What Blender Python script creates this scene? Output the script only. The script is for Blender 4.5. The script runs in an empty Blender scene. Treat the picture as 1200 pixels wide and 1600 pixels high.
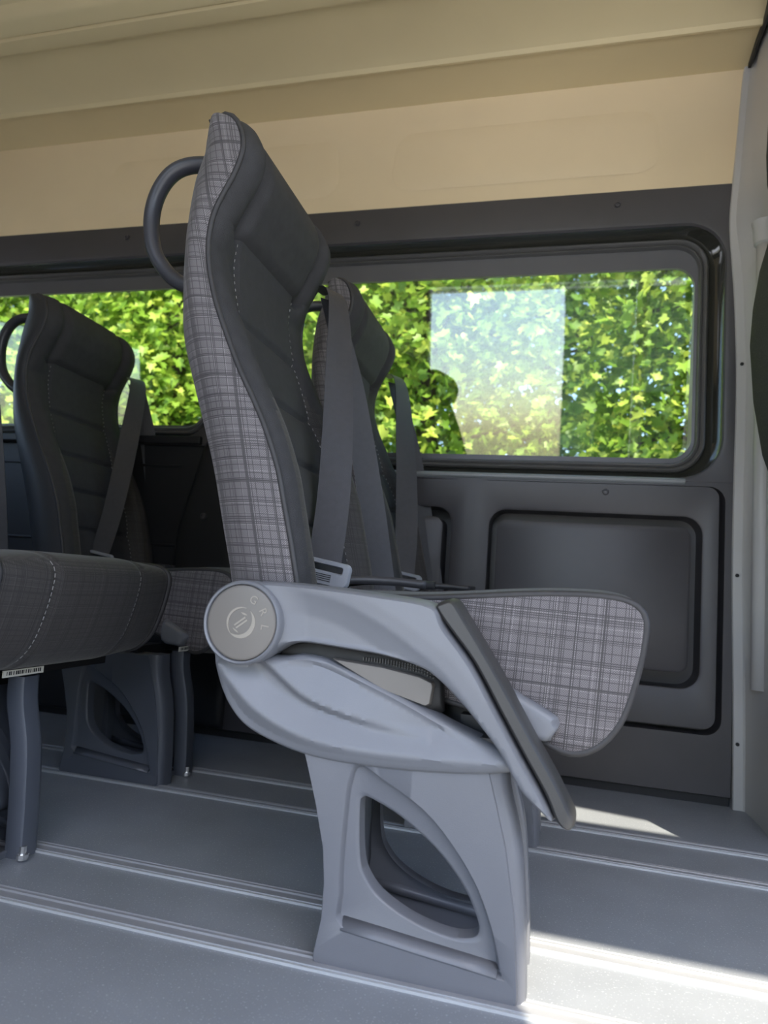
import bpy, bmesh, math, random
import numpy as np
from mathutils import Vector, Matrix
from mathutils.geometry import delaunay_2d_cdt

random.seed(7); np.random.seed(7)
scene = bpy.context.scene
COL = scene.collection

# ------------------------------------------------------------------ camera
# x = towards the front of the van, y = across the van to the far side, z = up (z = 0 is the van floor), metres
cam_d = bpy.data.cameras.new('camera'); cam = bpy.data.objects.new('camera', cam_d); COL.objects.link(cam)
cam_d.sensor_fit = 'VERTICAL'; cam_d.sensor_height = 36.0; cam_d.lens = 24.107
cam_d.clip_start = 0.02; cam_d.clip_end = 300
_r = Vector((0.96638541, 0.24711138, 0.07095913)); _u = Vector((-0.04230747, -0.11938859, 0.99194579)); _f = Vector((-0.2535928, 0.96160404, 0.10492074))
M = Matrix.Identity(4)
for i in range(3):
    M[i][0] = _r[i]; M[i][1] = _u[i]; M[i][2] = -_f[i]
M[0][3], M[1][3], M[2][3] = 0.0, 0.0, 0.48
cam.matrix_world = M
cam_d.dof.use_dof = True; cam_d.dof.focus_distance = 1.15; cam_d.dof.aperture_fstop = 4.6
scene.camera = cam

# ------------------------------------------------------------------ world, sun, exposure
SUN_DIR = Vector((-0.30, 0.65, -1.0)).normalized()       # the way the light travels
world = bpy.data.worlds.new('world'); scene.world = world; world.use_nodes = True
wn = world.node_tree; wn.nodes.clear()
wo = wn.nodes.new('ShaderNodeOutputWorld'); wb = wn.nodes.new('ShaderNodeBackground'); ws = wn.nodes.new('ShaderNodeTexSky')
ws.sky_type = 'NISHITA'; ws.sun_disc = False
ws.sun_elevation = math.asin(-SUN_DIR.z); ws.sun_rotation = math.atan2(-SUN_DIR.x, -SUN_DIR.y)
ws.air_density = 1.0; ws.dust_density = 1.6; ws.ozone_density = 1.0
wb.inputs['Strength'].default_value = 0.42
wn.links.new(ws.outputs[0], wb.inputs['Color']); wn.links.new(wb.outputs[0], wo.inputs['Surface'])

sun_d = bpy.data.lights.new('sun', 'SUN'); sun = bpy.data.objects.new('sun', sun_d); COL.objects.link(sun)
sun_d.energy = 7.0; sun_d.angle = math.radians(0.53); sun_d.color = (1.0, 0.91, 0.74)
sun.rotation_euler = SUN_DIR.to_track_quat('-Z', 'Y').to_euler(); sun.location = (2, -5, 8)

scene.view_settings.view_transform = 'Standard'
scene.view_settings.look = 'None'
scene.view_settings.gamma = 1.0
scene.view_settings.use_curve_mapping = False
scene.view_settings.exposure = 0.80
scene.cycles.max_bounces = 10; scene.cycles.diffuse_bounces = 6; scene.cycles.transparent_max_bounces = 24

# light portal over the open sliding door (adds no light, guides sampling)
pd = bpy.data.lights.new('door_portal', 'AREA'); pd.shape = 'RECTANGLE'; pd.size = 1.26; pd.size_y = 1.86
pd.cycles.is_portal = True
po = bpy.data.objects.new('door_portal', pd); COL.objects.link(po)
po.location = (-0.20, -0.105, 0.87); po.rotation_euler = (math.radians(90), 0, 0)

# ------------------------------------------------------------------ materials
def nd(nt, t, **kw):
    n = nt.nodes.new(t)
    for k, v in kw.items(): setattr(n, k, v)
    return n

def mat(name, col, rough=0.5, metal=0.0, var=0.06, vscale=14.0, bump=0.0, bscale=220.0, spec=0.5, speck=None, coat=0.0):
    m = bpy.data.materials.new(name); m.use_nodes = True
    nt = m.node_tree; b = nt.nodes['Principled BSDF']
    b.inputs['Roughness'].default_value = rough; b.inputs['Metallic'].default_value = metal
    b.inputs['Specular IOR Level'].default_value = spec; b.inputs['Coat Weight'].default_value = coat
    tc = nd(nt, 'ShaderNodeTexCoord')
    n1 = nd(nt, 'ShaderNodeTexNoise'); n1.inputs['Scale'].default_value = vscale; n1.inputs['Detail'].default_value = 5
    nt.links.new(tc.outputs['Object'], n1.inputs['Vector'])
    rmp = nd(nt, 'ShaderNodeValToRGB')
    rmp.color_ramp.elements[0].position = 0.3; rmp.color_ramp.elements[1].position = 0.7
    lo = [c * (1 - var) for c in col]; hi = [min(1, c * (1 + var)) for c in col]
    rmp.color_ramp.elements[0].color = (*lo, 1); rmp.color_ramp.elements[1].color = (*hi, 1)
    nt.links.new(n1.outputs['Fac'], rmp.inputs['Fac'])
    out = rmp.outputs['Color']
    if speck:
        scol, sscale, thr = speck
        v = nd(nt, 'ShaderNodeTexNoise'); v.inputs['Scale'].default_value = sscale; v.inputs['Detail'].default_value = 1
        nt.links.new(tc.outputs['Object'], v.inputs['Vector'])
        r2 = nd(nt, 'ShaderNodeValToRGB'); r2.color_ramp.elements[0].position = thr; r2.color_ramp.elements[1].position = thr + 0.04
        nt.links.new(v.outputs['Fac'], r2.inputs['Fac'])
        mx = nd(nt, 'ShaderNodeMixRGB'); mx.inputs[2].default_value = (*scol, 1)
        nt.links.new(r2.outputs['Color'], mx.inputs[0]); nt.links.new(out, mx.inputs[1]); out = mx.outputs[0]
    nt.links.new(out, b.inputs['Base Color'])
    if bump > 0:
        n2 = nd(nt, 'ShaderNodeTexNoise'); n2.inputs['Scale'].default_value = bscale; n2.inputs['Detail'].default_value = 2
        nt.links.new(tc.outputs['Object'], n2.inputs['Vector'])
        bp = nd(nt, 'ShaderNodeBump'); bp.inputs['Strength'].default_value = bump; bp.inputs['Distance'].default_value = 0.002
        nt.links.new(n2.outputs['Fac'], bp.inputs['Height']); nt.links.new(bp.outputs[0], b.inputs['Normal'])
    return m

def math_n(nt, op, a, b=None, c=None):
    n = nd(nt, 'ShaderNodeMath', operation=op)
    for i, v in enumerate((a, b, c)):
        if v is None: continue
        if isinstance(v, (int, float)): n.inputs[i].default_value = v
        else: nt.links.new(v, n.inputs[i])
    return n.outputs[0]

def plaid(name, dark, mid, light, rough=0.75, strength=1.0):
    """woven check: fine weave, thin dark double lines both ways, pale threads (UV in metres)"""
    m = bpy.data.materials.new(name); m.use_nodes = True
    nt = m.node_tree; b = nt.nodes['Principled BSDF']; b.inputs['Roughness'].default_value = rough
    b.inputs['Sheen Weight'].default_value = 0.15; b.inputs['Sheen Roughness'].default_value = 0.4
    uv = nd(nt, 'ShaderNodeUVMap'); uv.uv_map = 'uv'
    sp = nd(nt, 'ShaderNodeSeparateXYZ'); nt.links.new(uv.outputs[0], sp.inputs[0])
    U, V = sp.outputs[0], sp.outputs[1]
    def lines(co, period, off, width):
        fr = math_n(nt, 'FRACT', math_n(nt, 'ADD', math_n(nt, 'DIVIDE', co, period), off))
        return math_n(nt, 'LESS_THAN', fr, width)
    dk = None
    for co in (U, V):
        for (p, o, w) in ((0.031, 0.1, 0.040), (0.031, 0.18, 0.036), (0.0117, 0.55, 0.085), (0.053, 0.4, 0.024), (0.053, 0.45, 0.024)):
            l = lines(co, p, o, w)
            dk = l if dk is None else math_n(nt, 'MAXIMUM', dk, l)
    lt = None
    for co, ps in ((U, ((0.031, 0.14, 0.030), (0.053, 0.62, 0.022))), (V, ((0.031, 0.23, 0.035), (0.061, 0.7, 0.020)))):
        for (p, o, w) in ps:
            l = lines(co, p, o, w); lt = l if lt is None else math_n(nt, 'MAXIMUM', lt, l)
    wx = math_n(nt, 'SINE', math_n(nt, 'MULTIPLY', U, 2 * math.pi / 0.0030))
    wy = math_n(nt, 'SINE', math_n(nt, 'MULTIPLY', V, 2 * math.pi / 0.0030))
    weave = math_n(nt, 'MULTIPLY_ADD', math_n(nt, 'MULTIPLY', wx, wy), 0.5, 0.5)
    mx1 = nd(nt, 'ShaderNodeMixRGB'); mx1.inputs[1].default_value = (*dark, 1); mx1.inputs[2].default_value = (*mid, 1)
    nt.links.new(weave, mx1.inputs[0])
    mx2 = nd(nt, 'ShaderNodeMixRGB'); mx2.inputs[2].default_value = (*light, 1)
    nt.links.new(math_n(nt, 'MULTIPLY', math_n(nt, 'MULTIPLY', lt, weave), 0.55), mx2.inputs[0]); nt.links.new(mx1.outputs[0], mx2.inputs[1])
    mx3 = nd(nt, 'ShaderNodeMixRGB'); mx3.inputs[2].default_value = (*[c * 0.55 for c in dark], 1)
    nt.links.new(math_n(nt, 'MULTIPLY', dk, 0.78 * strength), mx3.inputs[0]); nt.links.new(mx2.outputs[0], mx3.inputs[1])
    nt.links.new(mx3.outputs[0], b.inputs['Base Color'])
    bp = nd(nt, 'ShaderNodeBump'); bp.inputs['Strength'].default_value = 0.25; bp.inputs['Distance'].default_value = 0.001
    nt.links.new(weave, bp.inputs['Height']); nt.links.new(bp.outputs[0], b.inputs['Normal'])
    return m

MT = {}
MT['roof_lining'] = mat('shade_toned_roof_lining', (0.60, 0.495, 0.29), 0.65, var=0.03, vscale=4, bump=0.06, bscale=300)  # darker, more olive than the side panel: the ceiling's shade put into the colour
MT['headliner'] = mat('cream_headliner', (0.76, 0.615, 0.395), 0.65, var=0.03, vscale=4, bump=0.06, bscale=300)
MT['trim'] = mat('charcoal_trim_plastic', (0.060, 0.056, 0.060), 0.42, var=0.08, vscale=6, bump=0.12, bscale=700)
MT['trim_black'] = mat('black_rear_trim', (0.012, 0.012, 0.014), 0.55, var=0.08, bump=0.1, bscale=600)
MT['rubber'] = mat('window_rubber', (0.10, 0.098, 0.096), 0.30, var=0.05)
MT['frit'] = mat('grey_glass_border', (0.10, 0.10, 0.11), 0.35, var=0.04)
MT['gloss_black'] = mat('painted_window_reveal', (0.030, 0.030, 0.024), 0.10, var=0.05, spec=1.0, coat=0.6)
MT['floor'] = mat('grey_vinyl_floor', (0.222, 0.240, 0.266), 0.50, var=0.07, vscale=9, bump=0.15, bscale=420, speck=((0.36, 0.38, 0.41), 330.0, 0.66))
MT['rail'] = mat('grey_floor_rail', (0.26, 0.27, 0.29), 0.38, var=0.05, vscale=20)
MT['rail_edge'] = mat('bright_rail_edge', (0.52, 0.54, 0.56), 0.30, metal=0.3, var=0.05)
MT['plastic'] = mat('light_grey_seat_plastic', (0.178, 0.184, 0.203), 0.40, var=0.03, vscale=8, bump=0.10, bscale=900)
MT['plastic_tan'] = mat('taupe_lever_plastic', (0.16, 0.148, 0.134), 0.45, var=0.04)
MT['plastic_dark'] = mat('dark_grey_armrest_pad', (0.045, 0.044, 0.043), 0.45, var=0.05, bump=0.1, bscale=600)
MT['disc'] = mat('taupe_disc_plastic', (0.165, 0.152, 0.138), 0.40, var=0.03)
MT['logo'] = mat('pale_embossed_mark', (0.30, 0.275, 0.235), 0.35, var=0.03)
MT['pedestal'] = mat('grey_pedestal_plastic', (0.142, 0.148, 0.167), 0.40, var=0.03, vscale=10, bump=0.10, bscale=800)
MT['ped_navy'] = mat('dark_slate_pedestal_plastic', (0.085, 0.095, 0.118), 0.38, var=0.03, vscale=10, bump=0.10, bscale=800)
MT['sill'] = mat('sill_edge_glint_grey', (0.22, 0.23, 0.235), 0.30, var=0.03)  # lighter than the trim: the rounded edge's glint put into the colour
MT['ped_dark'] = mat('dark_pedestal_inside', (0.10, 0.105, 0.12), 0.35, var=0.05)
MT['metal_dark'] = mat('black_seat_frame_steel', (0.020, 0.020, 0.022), 0.45, metal=0.2, var=0.05)
MT['fabric'] = mat('black_seat_fabric', (0.032, 0.031, 0.033), 0.80, var=0.12, vscale=60, bump=0.35, bscale=900)
MT['pipe'] = mat('black_seat_piping', (0.035, 0.033, 0.034), 0.60, var=0.1, vscale=60)
MT['handle'] = mat('dark_grab_handle', (0.045, 0.046, 0.055), 0.35, var=0.05)
MT['shell'] = mat('black_back_shell', (0.030, 0.030, 0.034), 0.45, var=0.05, bump=0.1, bscale=500)
MT['belt'] = mat('grey_seat_belt_webbing', (0.045, 0.045, 0.052), 0.42, var=0.08, vscale=90, bump=0.4, bscale=1200)
MT['tongue'] = mat('grey_belt_tongue', (0.30, 0.31, 0.34), 0.35, var=0.03)
MT['steel'] = mat('bright_bolt_steel', (0.75, 0.75, 0.74), 0.25, metal=0.9, var=0.03)
MT['sticker'] = mat('white_sticker', (0.72, 0.70, 0.62), 0.5, var=0.03)
MT['ink'] = mat('black_print', (0.02, 0.02, 0.02), 0.6, var=0.02)
MT['stitch'] = mat('pale_stitching', (0.30, 0.29, 0.28), 0.7, var=0.2, vscale=300)
MT['pillar'] = mat('pale_grey_pillar_paint', (0.46, 0.45, 0.435), 0.40, var=0.03, vscale=5)
MT['ground'] = mat('sunlit_paving', (0.48, 0.49, 0.50), 0.9, var=0.10, vscale=3, bump=0.2, bscale=40)
MT['body'] = mat('white_body_paint', (0.70, 0.70, 0.69), 0.35, var=0.02)
MT['body_in'] = mat('grey_inner_panel', (0.20, 0.20, 0.20), 0.5, var=0.04)
MT['bark'] = mat('brown_bark', (0.085, 0.065, 0.045), 0.9, var=0.25, vscale=12, bump=0.6, bscale=30)
MT['plaid'] = plaid('grey_plaid_side_fabric', (0.048, 0.043, 0.045), (0.225, 0.205, 0.212), (0.40, 0.37, 0.37))
MT['plaid_soft'] = plaid('dark_plaid_cushion_fabric', (0.024, 0.021, 0.020), (0.062, 0.056, 0.053), (0.12, 0.11, 0.105), strength=0.7)

def leaf_mat(name, c0, c1, c2):
    m = bpy.data.materials.new(name); m.use_nodes = True
    nt = m.node_tree; b = nt.nodes['Principled BSDF']; out = nt.nodes['Material Output']
    g = nd(nt, 'ShaderNodeNewGeometry'); r = nd(nt, 'ShaderNodeValToRGB')
    r.color_ramp.elements[0].color = (*c0, 1); r.color_ramp.elements[1].color = (*c2, 1)
    e = r.color_ramp.elements.new(0.55); e.color = (*c1, 1)
    nt.links.new(g.outputs['Random Per Island'], r.inputs['Fac']); nt.links.new(r.outputs[0], b.inputs['Base Color'])
    b.inputs['Roughness'].default_value = 0.45
    tr = nd(nt, 'ShaderNodeBsdfTranslucent'); nt.links.new(r.outputs[0], tr.inputs['Color'])
    mx = nd(nt, 'ShaderNodeMixShader'); mx.inputs[0].default_value = 0.45
    nt.links.new(b.outputs[0], mx.inputs[1]); nt.links.new(tr.outputs[0], mx.inputs[2]); nt.links.new(mx.outputs[0], out.inputs['Surface'])
    return m
MT['leaf'] = leaf_mat('maple_leaves', (0.14, 0.26, 0.030), (0.27, 0.42, 0.05), (0.55, 0.62, 0.11))
MT['leaf2'] = leaf_mat('deep_green_leaves', (0.09, 0.19, 0.025), (0.17, 0.31, 0.045), (0.36, 0.46, 0.08))

def glass_mat(name, tint, f0):
    """thin pane: see-through plus a mirror share that grows at grazing angles"""
    m = bpy.data.materials.new(name); m.use_nodes = True
    nt = m.node_tree; nt.nodes.clear()
    out = nd(nt, 'ShaderNodeOutputMaterial'); t = nd(nt, 'ShaderNodeBsdfTransparent'); t.inputs[0].default_value = (*tint, 1)
    gl = nd(nt, 'ShaderNodeBsdfGlossy'); gl.inputs['Roughness'].default_value = 0.0; gl.inputs['Color'].default_value = (0.95, 0.98, 1, 1)
    lw = nd(nt, 'ShaderNodeLayerWeight'); lw.inputs['Blend'].default_value = 0.5
    f = math_n(nt, 'MULTIPLY_ADD', math_n(nt, 'POWER', lw.outputs['Facing'], 5.0), 1 - f0, f0)
    mx = nd(nt, 'ShaderNodeMixShader'); nt.links.new(f, mx.inputs[0])
    nt.links.new(t.outputs[0], mx.inputs[1]); nt.links.new(gl.outputs[0], mx.inputs[2]); nt.links.new(mx.outputs[0], out.inputs['Surface'])
    return m
MT['glass'] = glass_mat('clear_side_glass', (0.93, 0.96, 0.92), 0.075)
MT['glass_rear'] = glass_mat('tinted_rear_glass', (0.86, 0.90, 0.84), 0.06)

# ------------------------------------------------------------------ mesh helpers
def link(o, parent=None):
    COL.objects.link(o)
    if parent is not None: o.parent = parent
    return o

def tag(o, label=None, cat=None, group=None, kind=None):
    if label: o['label'] = label
    if cat: o['category'] = cat
    if group: o['group'] = group
    if kind: o['kind'] = kind
    return o

def mesh_obj(name, verts, faces, m, parent=None, smooth=True, uvf=None, mats=None, midx=None, loc=None, ang=None):
    me = bpy.data.meshes.new(name)
    me.from_pydata([tuple(map(float, v)) for v in verts], [], [tuple(int(i) for i in f) for f in faces])
    for mm in (mats or [m]): me.materials.append(MT[mm] if isinstance(mm, str) else mm)
    if midx is not None: me.polygons.foreach_set('material_index', midx)
    uvl = me.uv_layers.new(name='uv')
    if uvf is None: uvf = lambda v, n: (v[0], v[2]) if abs(n[1]) > 0.6 else (v[1], v[2] + v[0])
    for p in me.polygons:
        for li in p.loop_indices:
            uvl.data[li].uv = uvf(me.vertices[me.loops[li].vertex_index].co, p.normal)
    if smooth: me.polygons.foreach_set('use_smooth', [True] * len(me.polygons))
    me.update()
    bm = bmesh.new(); bm.from_mesh(me); bmesh.ops.recalc_face_normals(bm, faces=bm.faces); bm.to_mesh(me); bm.free()
    if ang is not None:
        try: me.set_sharp_from_angle(angle=math.radians(ang))
        except Exception: pass
    o = bpy.data.objects.new(name, me)
    if loc: o.location = loc
    return link(o, parent)

def box_vf(x0, x1, y0, y1, z0, z1):
    v = [(x0, y0, z0), (x1, y0, z0), (x1, y1, z0), (x0, y1, z0), (x0, y0, z1), (x1, y0, z1), (x1, y1, z1), (x0, y1, z1)]
    f = [(0, 3, 2, 1), (4, 5, 6, 7), (0, 1, 5, 4), (1, 2, 6, 5), (2, 3, 7, 6), (3, 0, 4, 7)]
    return v, f

def box(name, b, m, parent=None, bevel=0.0, seg=2):
    o = mesh_obj(name, *box_vf(*b), m, parent, smooth=False)
    if bevel > 0:
        md = o.modifiers.new('bevel', 'BEVEL'); md.width = bevel; md.segments = seg; md.limit_method = 'ANGLE'
    return o

def join_vf(parts):
    V, F = [], []
    for v, f in parts:
        k = len(V); V += list(v); F += [tuple(i + k for i in q) for q in f]
    return V, F

def loft(loops, closed=True, cap0=False, cap1=False, wrap=False):
    n = len(loops[0]); V = [p for l in loops for p in l]; F = []
    L = len(loops)
    for i in range(L if wrap else L - 1):
        for j in range(n if closed else n - 1):
            a, b = i * n + j, i * n + (j + 1) % n
            i2 = (i + 1) % L
            F.append((a, b, i2 * n + (j + 1) % n, i2 * n + j))
    if cap0: F.append(tuple(range(n))[::-1])
    if cap1: F.append(tuple((L - 1) * n + j for j in range(n)))
    return V, F

def tube_vf(pts, r, n=10, closed=False, flat=1.0, caps=True):
    P = [Vector(p) for p in pts]; loops = []; N = len(P)
    prev = None
    for i in range(N):
        t = (P[(i + 1) % N] - P[i - 1]) if closed else (P[min(i + 1, N - 1)] - P[max(i - 1, 0)])
        t.normalize()
        a = prev if prev is not None else (Vector((0, 1, 0)) if abs(t.y) < 0.9 else Vector((1, 0, 0)))
        a = (a - t * a.dot(t)).normalized(); prev = a; b = t.cross(a)
        rr = r[i] if isinstance(r, (list, tuple)) else r
        loops.append([tuple(P[i] + a * rr * flat * math.cos(2 * math.pi * k / n) + b * rr * math.sin(2 * math.pi * k / n)) for k in range(n)])
    return loft(loops, True, caps and not closed, caps and not closed, wrap=closed)

def smooth_path(pts, n=8):
    P = [np.array(p, float) for p in pts]; out = []
    for i in range(len(P) - 1):
        p0, p1, p2, p3 = P[max(i - 1, 0)], P[i], P[i + 1], P[min(i + 2, len(P) - 1)]
        for k in range(n):
            t = k / n
            out.append(0.5 * ((2 * p1) + (-p0 + p2) * t + (2 * p0 - 5 * p1 + 4 * p2 - p3) * t * t + (-p0 + 3 * p1 - 3 * p2 + p3) * t ** 3))
    out.append(P[-1]); return [tuple(map(float, q)) for q in out]

def smooth_loop(pts, n=6):
    P = [np.array(p, float) for p in pts]; out = []; L = len(P)
    for i in range(L):
        p0, p1, p2, p3 = P[i - 1], P[i], P[(i + 1) % L], P[(i + 2) % L]
        for k in range(n):
            t = k / n
            out.append(0.5 * ((2 * p1) + (-p0 + p2) * t + (2 * p0 - 5 * p1 + 4 * p2 - p3) * t * t + (-p0 + 3 * p1 - 3 * p2 + p3) * t ** 3))
    return [tuple(map(float, q)) for q in out]

def resample(poly, n):
    P = np.array(poly + [poly[0]], float); d = np.r_[0, np.cumsum(np.hypot(*np.diff(P, axis=0).T))]
    s = np.linspace(0, d[-1], n, endpoint=False)
    return [(float(np.interp(q, d, P[:, 0])), float(np.interp(q, d, P[:, 1]))) for q in s]

def seg_dist(Q, A, B):
    """distance of points Q (n,2) to polyline segments A->B (m,2)"""
    d = B - A; L2 = np.maximum((d ** 2).sum(1), 1e-12)
    t = np.clip(((Q[:, None, :] - A[None]) * d[None]).sum(2) / L2[None], 0, 1)
    c = A[None] + t[..., None] * d[None]
    return np.sqrt(((Q[:, None, :] - c) ** 2).sum(2))

def poly_dist(Q, poly, closed=True):
    A = np.array(poly, float); B = np.roll(A, -1, 0)
    if not closed: A, B = A[:-1], B[:-1]
    return seg_dist(Q, A, B).min(1)

def inside(Q, poly):
    A = np.array(poly, float); B = np.roll(A, -1, 0); x, y = Q[:, 0:1], Q[:, 1:2]
    c = ((A[None, :, 1] > y) != (B[None, :, 1] > y)) & (x < (B[None, :, 0] - A[None, :, 0]) * (y - A[None, :, 1]) / (B[None, :, 1] - A[None, :, 1] + 1e-15) + A[None, :, 0])
    return (c.sum(1) % 2) == 1

def relief_plate(name, poly, y_back, thick, rim, m, parent, res=0.006, hfun=None, uvf=None, back=True, side=-1):
    """a moulded panel facing -y: outline poly (x, z), rounded rim, optional relief hfun(Q) in metres towards the viewer"""
    poly = [tuple(p) for p in poly]
    per = sum(math.dist(poly[i], poly[i - 1]) for i in range(len(poly)))
    poly = resample(poly, max(24, int(per / res)))
    A = np.array(poly); lo, hi = A.min(0), A.max(0)
    tn = np.roll(A, -1, 0) - np.roll(A, 1, 0); nm_ = np.c_[-tn[:, 1], tn[:, 0]]; nm_ /= np.maximum(np.linalg.norm(nm_, axis=1), 1e-9)[:, None]
    area = 0.5 * np.sum(A[:, 0] * np.roll(A[:, 1], -1) - np.roll(A[:, 0], -1) * A[:, 1])
    if area < 0: nm_ = -nm_
    rings = []
    for fr in (0.10, 0.28, 0.55, 1.0):
        Q = A + nm_ * rim * fr; Q = Q[inside(Q, poly)]
        if len(Q): Q = Q[poly_dist(Q, poly) > rim * fr * 0.97]
        if len(Q): rings.append(Q)
    gx, gz = np.meshgrid(np.arange(lo[0], hi[0], res), np.arange(lo[1], hi[1], res)); gx = gx + (np.arange(gx.shape[0])[:, None] % 2) * res * 0.5
    G = np.c_[gx.ravel(), gz.ravel()]
    G = G[inside(G, poly)]; G = G[poly_dist(G, poly) > rim + res * 0.5]
    G = np.vstack([G] + rings) if len(G) else np.vstack(rings)
    ring = []
    pts = [Vector(p) for p in poly] + [Vector((float(a), float(b))) for a, b in G]
    n = len(poly)
    r = delaunay_2d_cdt(pts, [], [list(range(n))], 1, 1e-6)
    P2 = np.array([tuple(v) for v in r[0]]); F = [tuple(f) for f in r[2]]
    d = poly_dist(P2, poly); t = np.clip(d / rim, 0, 1)
    h = thick * (0.35 + 0.65 * np.sqrt(np.maximum(0, 1 - (1 - t) ** 2)))
    if hfun is not None: h = h + hfun(P2) * np.clip(d / rim, 0, 1)
    V = [(x, y_back + side * hh, z) for (x, z), hh in zip(P2, h)]
    if back:
        on = [i for i in range(len(P2)) if d[i] < 1e-6]
        # boundary loop in poly order
        idx = []
        for p in poly:
            k = int(np.argmin(((P2 - np.array(p)) ** 2).sum(1))); idx.append(k)
        k0 = len(V)
        V += [(P2[k][0], y_back, P2[k][1]) for k in idx]
        for j in range(n): F.append((idx[j], idx[(j + 1) % n], k0 + (j + 1) % n, k0 + j))
        F.append(tuple(k0 + j for j in range(n)))
    return mesh_obj(name, V, F, m, parent, uvf=uvf, ang=50)

def ray_loop(poly, c, n):
    A = np.array(poly, float); B = np.roll(A, -1, 0); out = []
    for k in range(n):
        a = 2 * math.pi * k / n; d = np.array([math.cos(a), math.sin(a)]); best = None
        for p, q in zip(A, B):
            e = q - p; den = d[0] * e[1] - d[1] * e[0]
            if abs(den) < 1e-12: continue
            w = p - c; t = (w[0] * e[1] - w[1] * e[0]) / den; s = (w[0] * d[1] - w[1] * d[0]) / den
            if t > 0 and -1e-9 <= s <= 1 + 1e-9 and (best is None or t < best): best = t
        out.append((c[0] + d[0] * best, c[1] + d[1] * best))
    return out

def rrect(x0, x1, z0, z1, r, n=8, side=10):
    r = max(r, 1e-4)
    pts = []
    cs = [(x1 - r, z0 + r, -90), (x1 - r, z1 - r, 0), (x0 + r, z1 - r, 90), (x0 + r, z0 + r, 180)]
    for i, (cx, cz, a0) in enumerate(cs):
        arc = [(cx + r * math.cos(math.radians(a0 + 90 * k / n)), cz + r * math.sin(math.radians(a0 + 90 * k / n))) for k in range(n + 1)]
        pts += arc
        nx = cs[(i + 1) % 4]; q = (nx[0] + r * math.cos(math.radians(nx[2])), nx[1] + r * math.sin(math.radians(nx[2])))
        p = arc[-1]
        pts += [(p[0] + (q[0] - p[0]) * k / side, p[1] + (q[1] - p[1]) * k / side) for k in range(1, side)]
    return pts

def ring_plate(name, loops, m, parent=None, fill=False, ang=35, kind=None):
    """loops: list of (points (x,z), y or function) from the outside inwards"""
    L = [[(x, (y(x, z) if callable(y) else y), z) for x, z in pts] for pts, y in loops]
    V, F = loft(L, True, False, False)
    if fill: F.append(tuple((len(L) - 1) * len(L[0]) + j for j in range(len(L[0]))))
    return mesh_obj(name, V, F, m, parent, ang=ang)

def empty(name, loc, parent=None):
    o = bpy.data.objects.new(name, None); o.location = loc; o.empty_display_size = 0.1
    return link(o, parent)

def text_mesh(name, s, size, depth, m, parent, mw):
    c = bpy.data.curves.new(name, 'FONT'); c.body = s; c.size = size; c.extrude = depth; c.align_x = 'CENTER'; c.align_y = 'CENTER'
    t = bpy.data.objects.new(name, c); COL.objects.link(t)
    dg = bpy.context.evaluated_depsgraph_get(); me = bpy.data.meshes.new_from_object(t.evaluated_get(dg))
    bpy.data.objects.remove(t); bpy.data.curves.remove(c)
    me.name = name; me.transform(mw); me.materials.clear(); me.materials.append(MT[m])
    return link(bpy.data.objects.new(name, me), parent)

def lathe_y(profile, n=40):
    """profile [(r, y)] turned about the y axis"""
    return loft([[(r * math.cos(2 * math.pi * k / n), y, r * math.sin(2 * math.pi * k / n)) for k in range(n)] for r, y in profile], True, profile[0][0] > 0, True)

# ------------------------------------------------------------------ the setting
XF = 0.43            # cross frame between passenger room and cab
WY = 1.897           # inner face of the far wall
# floor
def struct(o): o['kind'] = 'structure'; return o
floor = struct(mesh_obj('floor', *box_vf(-2.6, 1.9, -0.06, 2.0, -0.06, 0.0), 'floor', smooth=False))
for yc, wd in ((0.880, 0.036), (1.036, 0.036), (1.405, 0.030), (1.568, 0.030)):
    y0 = yc - wd / 2
    prof = [(y0, 0.0), (y0 + 0.002, 0.0045), (y0 + 0.007, 0.0045), (y0 + 0.009, 0.0025), (y0 + wd * 0.55, 0.0025), (y0 + wd * 0.60, 0.0045), (y0 + wd * 0.72, 0.0045), (y0 + wd * 0.76, 0.0020), (y0 + wd * 0.86, 0.0020), (y0 + wd * 0.90, 0.0035), (y0 + wd, 0.0)]
    V, F = loft([[(x, y, z) for y, z in prof] for x in (-2.58, 1.6)], False)
    rail = mesh_obj('floor_rail', V, F, 'rail', floor, smooth=False)
    V, F = box_vf(-2.58, 1.6, y0 - 0.0035, y0 + 0.0005, 0.0, 0.0035)
    mesh_obj('rail_edge', V, F, 'rail_edge', rail, smooth=False)

# outer body of the far wall (behind the trim), with the two window openings left free
bodyparts = [(-2.65, 1.9, 1.985, 2.03, -0.06, 0.80), (-2.65, 1.9, 1.985, 2.03, 1.49, 2.0), (0.375, 1.9, 1.985, 2.03, 0.80, 1.49), (-1.10, -0.96, 1.985, 2.03, 0.80, 1.49), (-2.65, -2.36, 1.985, 2.03, 0.80, 1.49), (-2.36, -1.10, 1.985, 2.03, 0.80, 0.90)]
wall_left = struct(mesh_obj('wall_left', *join_vf([box_vf(*b) for b in bodyparts]), 'body_in', smooth=False))
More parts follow.
